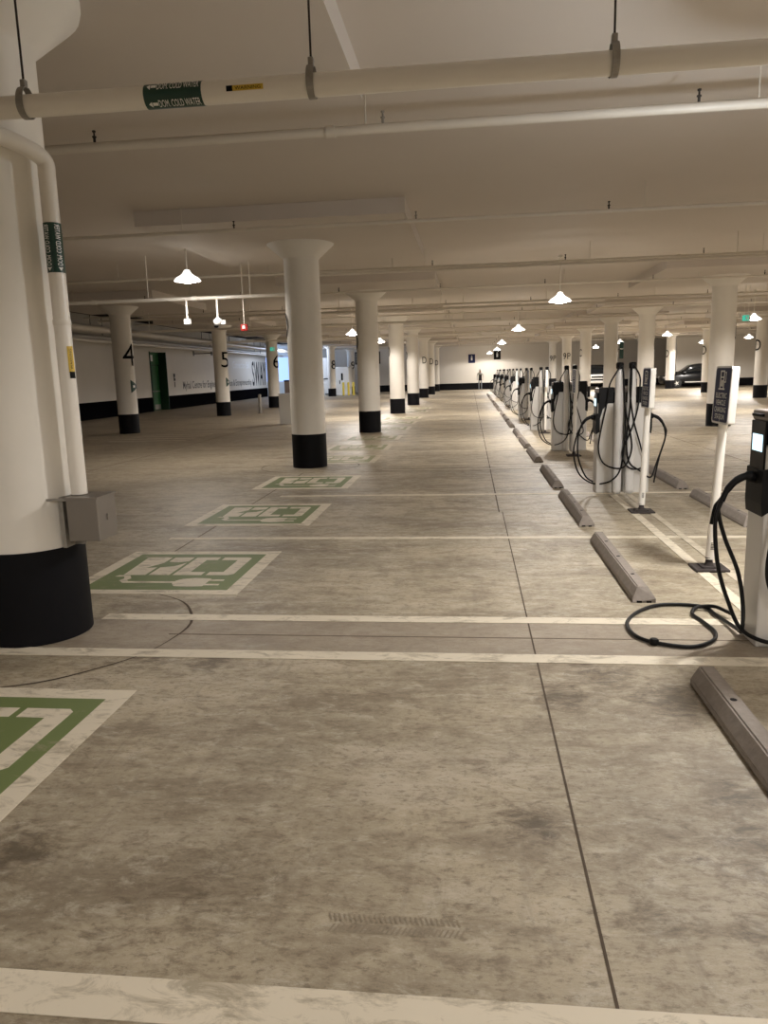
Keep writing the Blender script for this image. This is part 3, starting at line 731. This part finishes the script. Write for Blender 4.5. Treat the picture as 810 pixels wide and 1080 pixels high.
# ------------------------------------------------------------------ chargers
# local frame: origin on the floor at the middle of a back-to-back pair, camera-facing sides in the plane y=0
def station(side, label, loc, group):
    s = side
    t = thing('charging_station', label, 'charging station', loc, 0, group)
    def bx(mb, x0, y0, z0, x1, y1, z1, bev=0.):
        a, b = sorted((x0 * s, x1 * s)); return mb.box(a, y0, z0, b, y1, z1, bev)
    # s=-1 : faces left.  distances measured outward from the pair centre
    bx(MB(), .015, 0, .0, .335, .25, 1.17, .014).build('pedestal', M['silver_light'] if 0 else M['silver'], t)
    bx(MB(), .02, .004, 1.17, .33, .246, 1.305, .008).build('head', M['gloss_black'], t)
    bx(MB(), .135, -.014, 1.165, .322, .05, 1.368, .006).prism([(s * .325, 1.17), (s * .20, 1.17), (s * .27, 1.09), (s * .30, .98), (s * .325, .98)], 'y', -.012, .02).build('side_bracket', M['matte_black'], t)
    bx(MB(), .012, .0, 1.30, .338, .25, 1.36, .014).build('top_cap', M['silver_dark'], t)
    sc = bx(MB(), .333, .02, .88, .345, .23, 1.30, .004).build('front_panel', M['gloss_black'], t)
    bx(MB(), .3455, .05, 1.13, .3465, .20, 1.225).build('screen', M['screen'], sc)
    # holster with a socket that swells out below the front panel
    a = MB(); a.prism([(s * .30, .80), (s * .344, .77), (s * .352, .84), (s * .350, 1.03), (s * .30, 1.05)], 'y', -.002, .251)
    a.build('holster', M['matte_black'], t)
    # connector gun
    c = MB()
    c.tube(spline([(s * .34, .125, .975), (s * .40, .12, .985), (s * .46, .115, .955), (s * .505, .11, .90), (s * .53, .10, .845)], 5), .03, 12,
           rr=[.033] * 5 + [.022] * 5 + [.020] * 5 + [.016] * 6)
    c.build('connector', M['matte_black'], t)
    # two-sided cord pole, a flattened blade with a black cap
    vs = []; fs = []; n = 20
    prof = [(0.0, .045, .028), (.06, .052, .034), (.5, .056, .038), (1.1, .056, .038), (1.45, .05, .038), (1.56, .042, .034), (1.62, .03, .028)]
    for z, rx, ry in prof:
        for i in range(n):
            a_ = 2 * PI * i / n; ca, sa = math.cos(a_), math.sin(a_)
            vs.append((s * .078 + rx * ca, -.05 + ry * sa, z))
    for k in range(len(prof) - 1):
        for i in range(n):
            q = (i + 1) % n; fs.append((k * n + i, k * n + q, (k + 1) * n + q, (k + 1) * n + i))
    fs += [tuple(range(n))[::-1], tuple(range((len(prof) - 1) * n, len(prof) * n))]
    MB().add(vs, fs, True).build('cord_pole', M['silver_light'], t)
    MB().lathe([(.034, 1.595), (.045, 1.605), (.048, 1.655), (.04, 1.675), (.002, 1.68)], cx=s * .078, cy=-.05, n=20).build('pole_cap', M['matte_black'], t)
    r = .0105; C = MB()
    if s < 0:
        C.tube(spline([(-.055, -.09, 1.64), (-.04, -.10, 1.52), (-.02, -.10, 1.2), (.0, -.10, .8), (-.04, -.10, .35), (-.16, -.07, .17), (-.36, .05, .12), (-.54, .1, .25), (-.61, .12, .52), (-.57, .11, .76), (-.528, .10, .86)], 8), r, 8)
    else:
        C.tube(spline([(.06, -.09, 1.64), (.06, -.10, 1.4), (.05, -.10, 1.1), (.02, -.1, .7), (.06, -.10, .42), (.2, -.08, .30), (.36, .02, .2), (.44, .1, .35), (.53, .12, .62), (.56, .11, .78), (.53, .10, .86)], 8), r, 8)
    C.build('cable', M['cable'], t)
    C = MB()
    if s < 0:
        C.tube(spline([(-.075, -.09, 1.64), (-.13, -.10, 1.55), (-.20, -.06, 1.40), (-.23, -.04, 1.15), (-.29, -.05, .85), (-.32, -.05, .60), (-.27, -.06, .42), (-.14, -.08, .34), (.0, -.11, .36), (.08, -.11, .55), (.07, -.11, .75), (-.01, -.11, 1.1), (-.04, -.10, 1.5), (-.05, -.09, 1.62)], 8), r, 8)
    else:
        C.tube(spline([(.085, -.09, 1.64), (.16, -.09, 1.50), (.17, -.07, 1.35), (.15, -.08, 1.1), (.08, -.11, .85), (-.03, -.12, .55), (.02, -.12, .38), (.14, -.09, .32), (.26, -.06, .38), (.2, -.08, .62), (.1, -.1, .95), (.05, -.09, 1.3), (.05, -.08, 1.6)], 8), r, 8)
    C.build('cable', M['cable'], t)
    C = MB()
    C.tube(spline([(s * .528, .115, .86), (s * .56, .10, .70), (s * .55, .10, .45), (s * .46, .08, .22), (s * .36, .05, .14)] if s < 0 else
                  [(s * .53, .115, .86), (s * .545, .1, .7), (s * .48, .1, .45), (s * .43, .08, .2), (s * .42, .08, .12)], 8), r, 8)
    C.build('cable', M['cable'], t)
    return t
CY = [10.0, 15.35, 20.75, 26.0, 31.3, 36.7, 42.2, 47.7, 53.2]
GX = 1.965
nmc = ['second', 'third', 'fourth', 'fifth', 'sixth', 'seventh', 'eighth', 'ninth', 'tenth']
pA = station(-1, 'silver charging station facing left in the pair behind the second sign post', (GX, CY[0], 0), 'charging stations facing left')
pB = station(1, 'silver charging station facing right in the pair behind the second sign post', (GX, CY[0], 0), 'charging stations facing right')
kids(pA)
for i, y in enumerate(CY[1:]):
    dup(pA, (GX, y, 0), 'left-facing charging station of the %s pair back along the wheel stops' % nmc[i + 1], 'charging stations facing left')
    dup(pB, (GX, y, 0), 'right-facing charging station of the %s pair back along the wheel stops' % nmc[i + 1], 'charging stations facing right')
# nearest station, cut by the picture's right edge: its cables hang in their own way
t = thing('charging_station', 'nearest grey charging station, at the right edge, with a cable looped on the floor', 'charging station', (GX, 4.35, 0), 0, 'charging stations facing left')
for ch in KIDS[pA.name]:
    if ch.name.startswith('cable'): continue
    def cp(o, par):
        c = o.copy(); COL.objects.link(c); c.parent = par
        for q in KIDS.get(o.name, []): cp(q, c)
    cp(ch, t)
def wc(pts): return [(x - GX, y - 4.35, z) for x, y, z in pts]
C = MB(); C.tube(spline(wc([(1.44, 4.46, .86), (1.405, 4.45, .72), (1.43, 4.44, .46), (1.50, 4.44, .24), (1.57, 4.42, .09), (1.66, 4.32, .05), (1.82, 4.28, .045), (2.1, 4.27, .03)]), 10), .012, 10)
C.build('cable', M['cable'], t)
C = MB(); C.tube(spline(wc([(1.44, 4.47, .86), (1.425, 4.47, .78), (1.47, 4.47, .62), (1.55, 4.46, .42), (1.585, 4.45, .22), (1.575, 4.42, .08), (1.60, 4.6, .035), (1.58, 4.9, .016), (1.55, 5.08, .014), (1.31, 5.12, .014), (1.12, 4.98, .014), (.99, 4.74, .014), (.985, 4.5, .014), (1.08, 4.37, .014), (1.26, 4.31, .014), (1.41, 4.41, .014), (1.475, 4.57, .014), (1.46, 4.76, .014), (1.44, 4.92, .014), (1.50, 5.04, .02), (1.60, 5.0, .04), (1.66, 4.85, .04)]), 8), .012, 10)
C.build('cable', M['cable'], t)
C = MB(); C.tube(spline(wc([(1.48, 4.5, .9), (1.44, 4.5, .84), (1.415, 4.5, .80), (1.40, 4.5, .7)]), 5), .012, 8); C.build('cable', M['cable'], t)
C = MB(); C.tube(spline(wc([(1.80, 4.26, 1.5), (1.74, 4.27, 1.1), (1.68, 4.28, .75), (1.645, 4.28, .55), (1.655, 4.28, .40), (1.72, 4.27, .29), (1.85, 4.25, .25), (2.0, 4.25, .4)]), 8), .012, 10)
C.build('cable', M['cable'], t)
MB().lathe([(.02, .0), (.028, .008), (.028, .03), (.02, .038)], cx=1.07 - GX, cy=4.375 - 4.35, n=12).build('cable_clamp', M['matte_black'], t)
MB().box(-.36, .06, 1.325, -.339, .19, 1.34).build('name_plate', M['ink'], t)

# ------------------------------------------------------------------ sign posts
def sign_post(x, y, label, near, tilt=0.):
    t = thing('sign_post', label, 'sign', (x, y, 0), 0, 'blue charging sign posts')
    MB().box(-.13, -.12, .0, .13, .12, .022, .006).box(-.07, -.07, .02, .07, .07, .034, .005).build('base_plate', M['rubber'], t)
    MB().lathe([(.042, .03), (.03, .055), (.026, .08), (.034, .1)], n=14).build('flex_joint', M['rubber'], t)
    pt_ = MB().lathe([(.034, .085), (.034, 1.22)], n=20).build('post_tube', M['post'], t)
    lean = .0
    b = MB(); b.box(-.024, -.185, 1.17, .026, .185, 1.60, .010).box(.026, -.05, 1.17, .04, .05, 1.58, .004)
    sb_ = b.build('sign_body', M['sign_white'], t)
    def rrect(x, y0, y1, z0, z1, r, th):
        pts = []
        for cx, cz, a0 in ((y1 - r, z1 - r, 0), (y0 + r, z1 - r, PI / 2), (y0 + r, z0 + r, PI), (y1 - r, z0 + r, 1.5 * PI)):
            for k in range(5):
                a = a0 + PI / 2 * k / 4; pts.append((cx + r * math.cos(a), cz + r * math.sin(a)))
        return MB().prism(pts, 'x', x, x + th)
    pl = rrect(-.032, -.19, .19, 1.165, 1.605, .03, .008).build('sign_rim', M['silver_light'], t)
    rrect(-.0335, -.172, .172, 1.18, 1.59, .022, .004).build('sign_face', M['navy'], pl)
    xx = -.0355
    fn = lambda z0, w, h: (lambda u, v: (xx, w / 2 - u, z0 + v))
    for i, (s, w) in enumerate((('ELECTRIC', .25), ('VEHICLE', .22), ('CHARGING', .26), ('STATION', .22))):
        text(s, 'sign_lettering', M['white_ink'], pl, fn(1.362 - .054 * i, w, .040), w, .040, sub=0, bold=.008)
    b = MB(); q = lambda y0, z0, y1, z1: b.box(xx - .0005, min(-y0, -y1) * 1.35, z0, xx, max(-y0, -y1) * 1.35, z1)
    q(-.06, 1.425, .045, 1.437); q(-.045, 1.437, -.03, 1.57); q(.015, 1.437, .03, 1.57); q(-.045, 1.56, .03, 1.572); q(-.045, 1.515, .03, 1.525)
    q(-.022, 1.45, .007, 1.50); q(.03, 1.48, .055, 1.488); q(.05, 1.48, .058, 1.56); q(.04, 1.55, .058, 1.562)
    b.build('charger_pictogram', M['white_ink'], pl)
    if near:
        b = MB()
        for k in range(5): b.box(-.012 + .001 * (k % 2), -.0365, .17 + k * .012, .012, -.034, .176 + k * .012)
        b.build('post_sticker', M['ink_grey'], pt_)
    for o in (pt_, sb_, pl): o.rotation_euler = (0, tilt, 0)
    return t
for i, (x, y, l) in enumerate([(1.90, 6.12, 'nearest white sign post with a blue electric vehicle charging station sign'),
                               (1.915, 8.63, 'second white sign post with a blue sign, just in front of the charger pair'),
                               (1.93, 14.4, 'third white sign post with a blue sign, before the third charger pair'),
                               (1.91, 19.7, 'fourth white sign post, thin and partly hidden by chargers'),
                               (1.91, 25.1, 'fifth white sign post in the charger row'), (1.91, 35.6, 'farthest white sign post in the charger row')]):
    sign_post(x, y, l, i < 2, (.045, .028, .01, .01, 0, 0)[i])

# ------------------------------------------------------------------ small things on the left
t = thing('gate_cabinet', 'waist-high white cabinet at the left of the middle left column', 'cabinet', (-6.35, 25.5, 0))
MB().box(-.14, -.12, .0, .3, .25, 1.02, .01).build('cabinet_body', M['cabinet_white'], t)
MB().box(-.15, -.13, 1.02, .31, .26, 1.05, .006).build('cabinet_lid', M['silver_light'], t)
MB().box(-.12, -.126, .1, .28, -.12, .98).build('cabinet_door', M['cabinet_white'], t)
t = thing('steel_bollard', 'thin grey steel bollard between the 5 and 6 columns', 'bollard', (-9.5, 33.7, 0))
MB().lathe([(.07, 0), (.07, .82), (.06, .85), (.001, .86)], n=20).build('bollard_tube', M['galv'], t)
MB().lathe([(.13, 0), (.13, .02)], n=20).build('base_flange', M['galv'], t)
t = thing('equipment_cabinet', 'tall white equipment cabinet behind the 8 column', 'cabinet', (-10.9, 61, 0))
MB().box(-2.0, -.6, 0, 1.3, .6, 2.25, .02).build('cabinet_body', M['cabinet_white'], t)
MB().box(-1.95, -.62, 2.25, .0, .6, 3.0, .01).build('upper_duct', M['cabinet_white'], t)
MB().box(.66, -.62, 1.2, .8, -.6, 1.75).box(.5, -.62, .9, .56, -.6, 1.2).build('vent_grille', M['ink'], t)
MB().tube([(-.55 + .55 * math.cos(a), -.66, .75 + .62 * math.sin(a)) for a in [PI * .62 - i * .22 for i in range(18)]], .03, 8).build('flexible_hose', M['cable'], t)
for i, x in enumerate((-9.95, -9.55, -9.15)):
    t = thing('yellow_bollard', 'yellow bollard by the white equipment cabinet, %s of three' % ('leftmost', 'middle', 'rightmost')[i], 'bollard', (x, 59.6, 0), 0, 'yellow bollards')
    MB().lathe([(.09, 0), (.09, .98), (.07, 1.03), (.001, 1.05)], n=16).build('bollard_tube', M['bollard_yellow'], t)
    MB().lathe([(.13, 0), (.13, .02)], n=16).build('base_flange', M['galv'], t)
t = thing('louvre_panel', 'dark louvred panel high on the back wall beyond the 8 column', 'vent', (-8.9, YF, 0))
b = MB()
for k in range(7): b.box(-1.3, -.08, 2.6 + k * .13, .8, -.02, 2.68 + k * .13)
b.build('louvre_blades', M['galv'], t); MB().box(-1.4, -.03, 2.5, .9, 0, 3.6).build('louvre_frame', M['ink'], t)
t = thing('storage_shelf', 'dark rack with cartons against the back wall by the bluish column', 'shelf', (-9.2, 67.4, 0))
b = MB()
for x in (-.5, .5):
    for y in (-.3, .3): b.box(x - .03, y - .03, 0, x + .03, y + .03, 2.0)
for z in (.3, 1.1, 1.95): b.box(-.5, -.3, z, .5, .3, z + .04)
b.build('rack_frame', M['ink'], t)
for i, (x, z, w) in enumerate(((-.2, .34, .4), (.2, 1.14, .35))):
    o = MB().box(-9.2 + x - w / 2, 67.2, z, -9.2 + x + w / 2, 67.6, z + .4, .01).build('carton', M['brown'] if i else M['cabinet_white'])
    tag(o, ['white carton low on the dark rack by the back wall', 'brown carton high on the dark rack by the back wall'][i], 'box')
t = thing('ramp_glow_panel', 'glowing blue panel imitating daylight at the end of the left wall', 'light panel', (-17.3, 66.5, 0))
MB().box(-2.6, 0, 1.2, 1.9, .06, 3.3).build('glow_panel', M['blue_glow'], t)  # added glowing sheet imitates the blue-lit area past the wall end
MB().box(-2.7, -.03, .0, 2.0, .09, 1.2).box(-2.7, -.02, 3.3, 2.0, .08, 3.4).box(-.4, -.02, 1.2, -.32, .08, 3.3).build('panel_frame', M['cabinet_white'], t)
t = thing('trash_bin', 'brown bin with a dark lid left of the white cabinet, far back', 'bin', (-15.0, 62.5, 0))
MB().box(-.35, -.35, 0, .35, .35, 1.2, .03).build('bin_body', M['brown'], t)
MB().box(-.38, -.38, 1.2, .38, .38, 1.32, .03).build('bin_lid', M['ink'], t)

# wall graphics on the left wall
def wall_fn(y0, z0, off=.006):
    # reads left to right while moving away from the viewer (+y)
    return lambda u, v: (wx(y0 + u) + off, y0 + u, z0 + v)
def wallsign(name, s, y0, z0, w, h, m, label):
    o = text(s, name, M[m], None, wall_fn(y0, z0), w, h, sub=1, spacing=1.1, bold=.012); tag(o, label, 'wall lettering', 'lettering on the left wall')
wallsign('wall_lettering', 'Myhal Centre for Engineering Innovation & Entrepreneurship', 42.9, .93, 14.7, .58, 'ink_grey', 'long dark line of lettering low on the left wall, starting Myhal Centre')
wallsign('wall_lettering', 'Connection Bell', 53.0, 2.3, 4.4, .5, 'white_ink', 'white lettering high on the left wall above the dark line of text')
wallsign('wall_lettering', 'SWAY', 58.0, .95, 4.2, 1.9, 'ink', 'very large black and white letters on the left wall beside column 6')
t = thing('wall_notice', 'small dark arrow notice on the wall right of the green door', 'sign', (wx(41.6) + .01, 41.6, 0))
MB().box(0, -.09, 1.55, .015, .09, 1.95).build('notice_plate', M['ink'], t)
MB().prism([(-.05, 1.7), (.05, 1.7), (0, 1.82)], 'x', .015, .018).build('arrow_symbol', M['white_ink'], t)
MB().box(0, -.05, 1.2, .01, .05, 1.5).build('notice_text', M['ink_grey'], t)
t = thing('access_panel', 'small grey access panel on the left wall before the green door', 'panel', (wx(36) + .02, 36, 0))
MB().box(0, -.35, .85, .03, .35, 1.75, .01).build('panel_door', M['wall_grey'], t)
MB().box(.03, .2, 1.1, .045, .3, 1.6).build('panel_latch', M['ink'], t)

# signs on the back wall
for i, (x, z) in enumerate(((.18, 2.72), (2.42, 2.95))):
    t = thing('wall_sign', ['dark sign with a white figure on the back wall left of the chargers', 'dark sign on the back wall above the far end of the chargers'][i], 'sign', (x, YF - .02, z))
    MB().box(-.3, -.02, -.38, .3, .0, .38, .008).build('sign_plate', M['navy'] if i == 0 else M['ink'], t)
    MB().box(-.07, -.026, -.16, .07, -.02, .12).lathe([(.002, .15), (.06, .17), (.06, .22), (.002, .26)], cy=-.03, n=10).build('sign_symbol', M['white_ink'], t)

# ------------------------------------------------------------------ vehicles
def loft(st, m, name, parent, smooth=True):
    """stations: (y along length, [(x,z)...] half section from bottom centre to top centre)"""
    vs = []; fs = []
    n = len(st[0][1])
    for y, sec in st:
        for x, z in sec: vs.append((y, -x, z))
        for x, z in reversed(sec): vs.append((y, x, z))
    m2 = 2 * n
    for i in range(len(st) - 1):
        for k in range(m2):
            j = (k + 1) % m2; fs.append((i * m2 + k, (i + 1) * m2 + k, (i + 1) * m2 + j, i * m2 + j))
    fs += [tuple(range(m2)), tuple(range((len(st) - 1) * m2, len(st) * m2))[::-1]]
    return MB().add(vs, fs, smooth).build(name, M[m], parent)
def vehicle(name, label, loc, rz, kind):
    t = thing(name, label, 'car', loc, rz)
    if kind == 'suv':
        L = [(-2.35, .45, .75, .72), (-2.25, .34, .9, .86), (-1.6, .3, 1.0, .95), (-1.0, .3, 1.06, .97), (2.1, .3, 1.12, .97), (2.32, .4, 1.08, .9), (2.38, .5, .95, .84)]
        cab = [(-1.15, 1.03, .8), (-.35, 1.62, .62), (.2, 1.71, .62), (1.5, 1.66, .62), (1.95, 1.5, .6), (2.3, 1.08, .74)]
    else:
        L = [(-2.7, .5, 1.05, .9), (-2.62, .38, 1.16, .97), (-1.3, .36, 1.22, 1.0), (2.6, .4, 1.2, 1.0), (2.72, .5, 1.1, .95)]
        cab = [(-1.35, 1.2, .86), (-.75, 1.82, .7), (.9, 1.86, .7), (1.15, 1.22, .84)]
    loft([(x, [(w * .55, zb), (w * .94, zb + .05), (w, zb + .3), (w * .98, zt - .08), (w * .86, zt)]) for x, zb, zt, w in L], 'car_black', 'car_body', t)
    zb = 1.0 if kind == 'suv' else 1.15
    loft([(x, [(w, zb), (w + .02, zb + .01), (w if z > zb + .2 else w, max(z - .06, zb + .015)), (w - .06, z)]) for x, z, w in cab], 'car_glass', 'glasshouse', t)
    wx_ = (-1.45, 1.4) if kind == 'suv' else (-1.75, 1.75)
    for x in wx_:
        for s in (-1, 1):
            y = s * .85
            o = MB(); n = 24; ring = []
            rr = .36
            pr = [(.2, y - .11), (rr - .03, y - .12), (rr, y - .08), (rr, y + .08), (rr - .03, y + .12), (.2, y + .11)]
            vs = [(x + r * math.cos(2 * PI * i / n), yy, rr + r * math.sin(2 * PI * i / n)) for r, yy in pr for i in range(n)]
            fs = [(k * n + i, k * n + (i + 1) % n, (k + 1) * n + (i + 1) % n, (k + 1) * n + i) for k in range(5) for i in range(n)] + [tuple(range(n)), tuple(range(5 * n, 6 * n))]
            w = o.add(vs, fs, True).build('wheel', M['tyre'], t)
            vs = []
            for i in range(10):
                a = 2 * PI * i / 10; q = .19 if i % 2 else .07
                vs.append((x + q * math.cos(a), y + s * .125, rr + q * math.sin(a)))
            vs2 = [(a, b - s * .03, c) for a, b, c in vs]
            MB().add(vs + vs2, [tuple(range(10)), tuple(range(10, 20))] + [(i, (i + 1) % 10, (i + 1) % 10 + 10, i + 10) for i in range(10)]).build('wheel_rim', M['chrome'], w)
    if kind == 'suv':
        MB().box(-2.33, -.85, .72, -2.18, -.5, .84, .02).box(-2.33, .5, .72, -2.18, .85, .84, .02).build('headlamp', M['chrome'], t)
        MB().box(-1.05, -1.1, 1.02, -.85, -.95, 1.16, .03).box(-1.05, .95, 1.02, -.85, 1.1, 1.16, .03).build('door_mirror', M['car_black'], t)
        MB().box(-.9, -.985, .40, 1.1, -.965, .47).box(-.9, .965, .40, 1.1, .985, .47).build('sill_trim', M['chrome'], t)
        MB().box(2.36, -.8, .8, 2.4, -.5, .95).box(2.36, .5, .8, 2.4, .8, .95).build('tail_lamp', M['red'], t)
    else:
        b = MB(); b.box(-2.76, -.62, .98, -2.66, .62, 1.12, .02).box(-2.76, -.62, .78, -2.7, .62, .86, .01).box(-2.78, -.62, .78, -2.72, -.52, 1.1).box(-2.78, .52, .78, -2.72, .62, 1.1)
        b.build('grille_frame', M['chrome'], t)
        MB().box(-2.82, -.95, .48, -2.6, .95, .66, .03).build('bumper', M['chrome'], t)
        MB().box(-2.74, -.95, .9, -2.6, -.66, 1.14, .02).box(-2.74, .66, .9, -2.6, .95, 1.14, .02).build('headlamp', M['cabinet_white'], t)
        MB().box(-1.2, -1.22, 1.2, -1.05, -1.0, 1.42, .03).box(-1.2, 1.0, 1.2, -1.05, 1.22, 1.42, .03).build('door_mirror', M['car_black'], t)
    return t
vehicle('parked_car', 'black car parked side-on between the far right columns', (16.1, 57.3, 0), 0, 'suv')
vehicle('pickup_truck', 'dark truck with a pale grille facing forward, behind the chargers', (9.55, 61.2, 0), PI / 2, 'truck')

# ------------------------------------------------------------------ person by the back wall
t = thing('person', 'person in a pale cap and dark vest standing near the back wall', 'person', (.88, 65.6, 0))
def skin_fig():
    J = {'pel': (0, 0, .94), 'sp': (0, 0, 1.15), 'ch': (0, 0, 1.36), 'nk': (0, 0, 1.50), 'hd': (0, -.01, 1.60), 'ht': (0, -.01, 1.72),
         'sl': (-.19, 0, 1.42), 'el': (-.27, .01, 1.16), 'wl': (-.25, -.08, .94), 'hl': (-.24, -.11, .84),
         'sr': (.19, 0, 1.42), 'er': (.27, .01, 1.16), 'wr': (.25, -.08, .94), 'hr': (.24, -.11, .84),
         'pl': (-.09, 0, .90), 'kl': (-.11, -.02, .50), 'al': (-.11, .02, .09), 'tl': (-.12, -.15, .04),
         'pr': (.09, 0, .90), 'kr': (.11, -.02, .50), 'ar': (.11, .02, .09), 'tr': (.12, -.15, .04)}
    R = {'pel': .15, 'sp': .13, 'ch': .16, 'nk': .055, 'hd': .085, 'ht': .07, 'sl': .065, 'el': .045, 'wl': .032, 'hl': .035, 'sr': .065, 'er': .045, 'wr': .032, 'hr': .035,
         'pl': .09, 'kl': .06, 'al': .045, 'tl': .035, 'pr': .09, 'kr': .06, 'ar': .045, 'tr': .035}
    E = [('pel', 'sp'), ('sp', 'ch'), ('ch', 'nk'), ('nk', 'hd'), ('hd', 'ht'), ('ch', 'sl'), ('sl', 'el'), ('el', 'wl'), ('wl', 'hl'), ('ch', 'sr'), ('sr', 'er'), ('er', 'wr'), ('wr', 'hr'),
         ('pel', 'pl'), ('pl', 'kl'), ('kl', 'al'), ('al', 'tl'), ('pel', 'pr'), ('pr', 'kr'), ('kr', 'ar'), ('ar', 'tr')]
    k = list(J); me = bpy.data.meshes.new('figure'); me.from_pydata([J[i] for i in k], [(k.index(a), k.index(b)) for a, b in E], [])
    o = bpy.data.objects.new('figure', me); COL.objects.link(o)
    md = o.modifiers.new('s', 'SKIN'); md.use_smooth_shade = True
    for i, n_ in enumerate(k):
        d = me.skin_vertices[0].data[i]; d.radius = (R[n_], R[n_] * .8); d.use_root = (n_ == 'pel')
    o.modifiers.new('u', 'SUBSURF').levels = 1
    bpy.context.view_layer.update()
    m2 = bpy.data.meshes.new_from_object(o.evaluated_get(bpy.context.evaluated_depsgraph_get())); bpy.data.objects.remove(o)
    m2.name = 'body'; return m2
bm_ = skin_fig(); bm_.materials.clear()
for m_ in ('skin', 'cloth_grey', 'cloth_dark', 'cloth_blue'): bm_.materials.append(M[m_])
for p in bm_.polygons:
    c = p.center
    p.material_index = 0 if c.z > 1.47 or (c.z < .92 and abs(c.x) > .2) else (2 if .82 < c.z < 1.40 and abs(c.x) < .2 and c.z < 1.25 else (1 if c.z >= .82 else (2 if c.z < .07 else 3)))
o = bpy.data.objects.new('body', bm_); COL.objects.link(o); o.parent = t
MB().lathe([(.088, 1.66), (.092, 1.70), (.07, 1.755), (.002, 1.77)], cy=-.01, n=16).box(-.06, -.18, 1.665, .06, -.08, 1.68, .005).build('cap', M['cloth_grey'], t)

# ------------------------------------------------------------------ world / view
w = bpy.data.worlds.new('world'); SC.world = w; w.use_nodes = True
w.node_tree.nodes['Background'].inputs['Color'].default_value = (.02, .02, .02, 1)
vs_ = SC.view_settings; vs_.view_transform = 'Standard'; vs_.look = 'None'; vs_.gamma = 1; vs_.use_curve_mapping = False
vs_.exposure = 0.78
SC.cycles.use_denoising = True
SC.cycles.max_bounces = 8; SC.cycles.diffuse_bounces = 6; SC.cycles.sample_clamp_indirect = 6
SC.display_settings.display_device = 'sRGB'
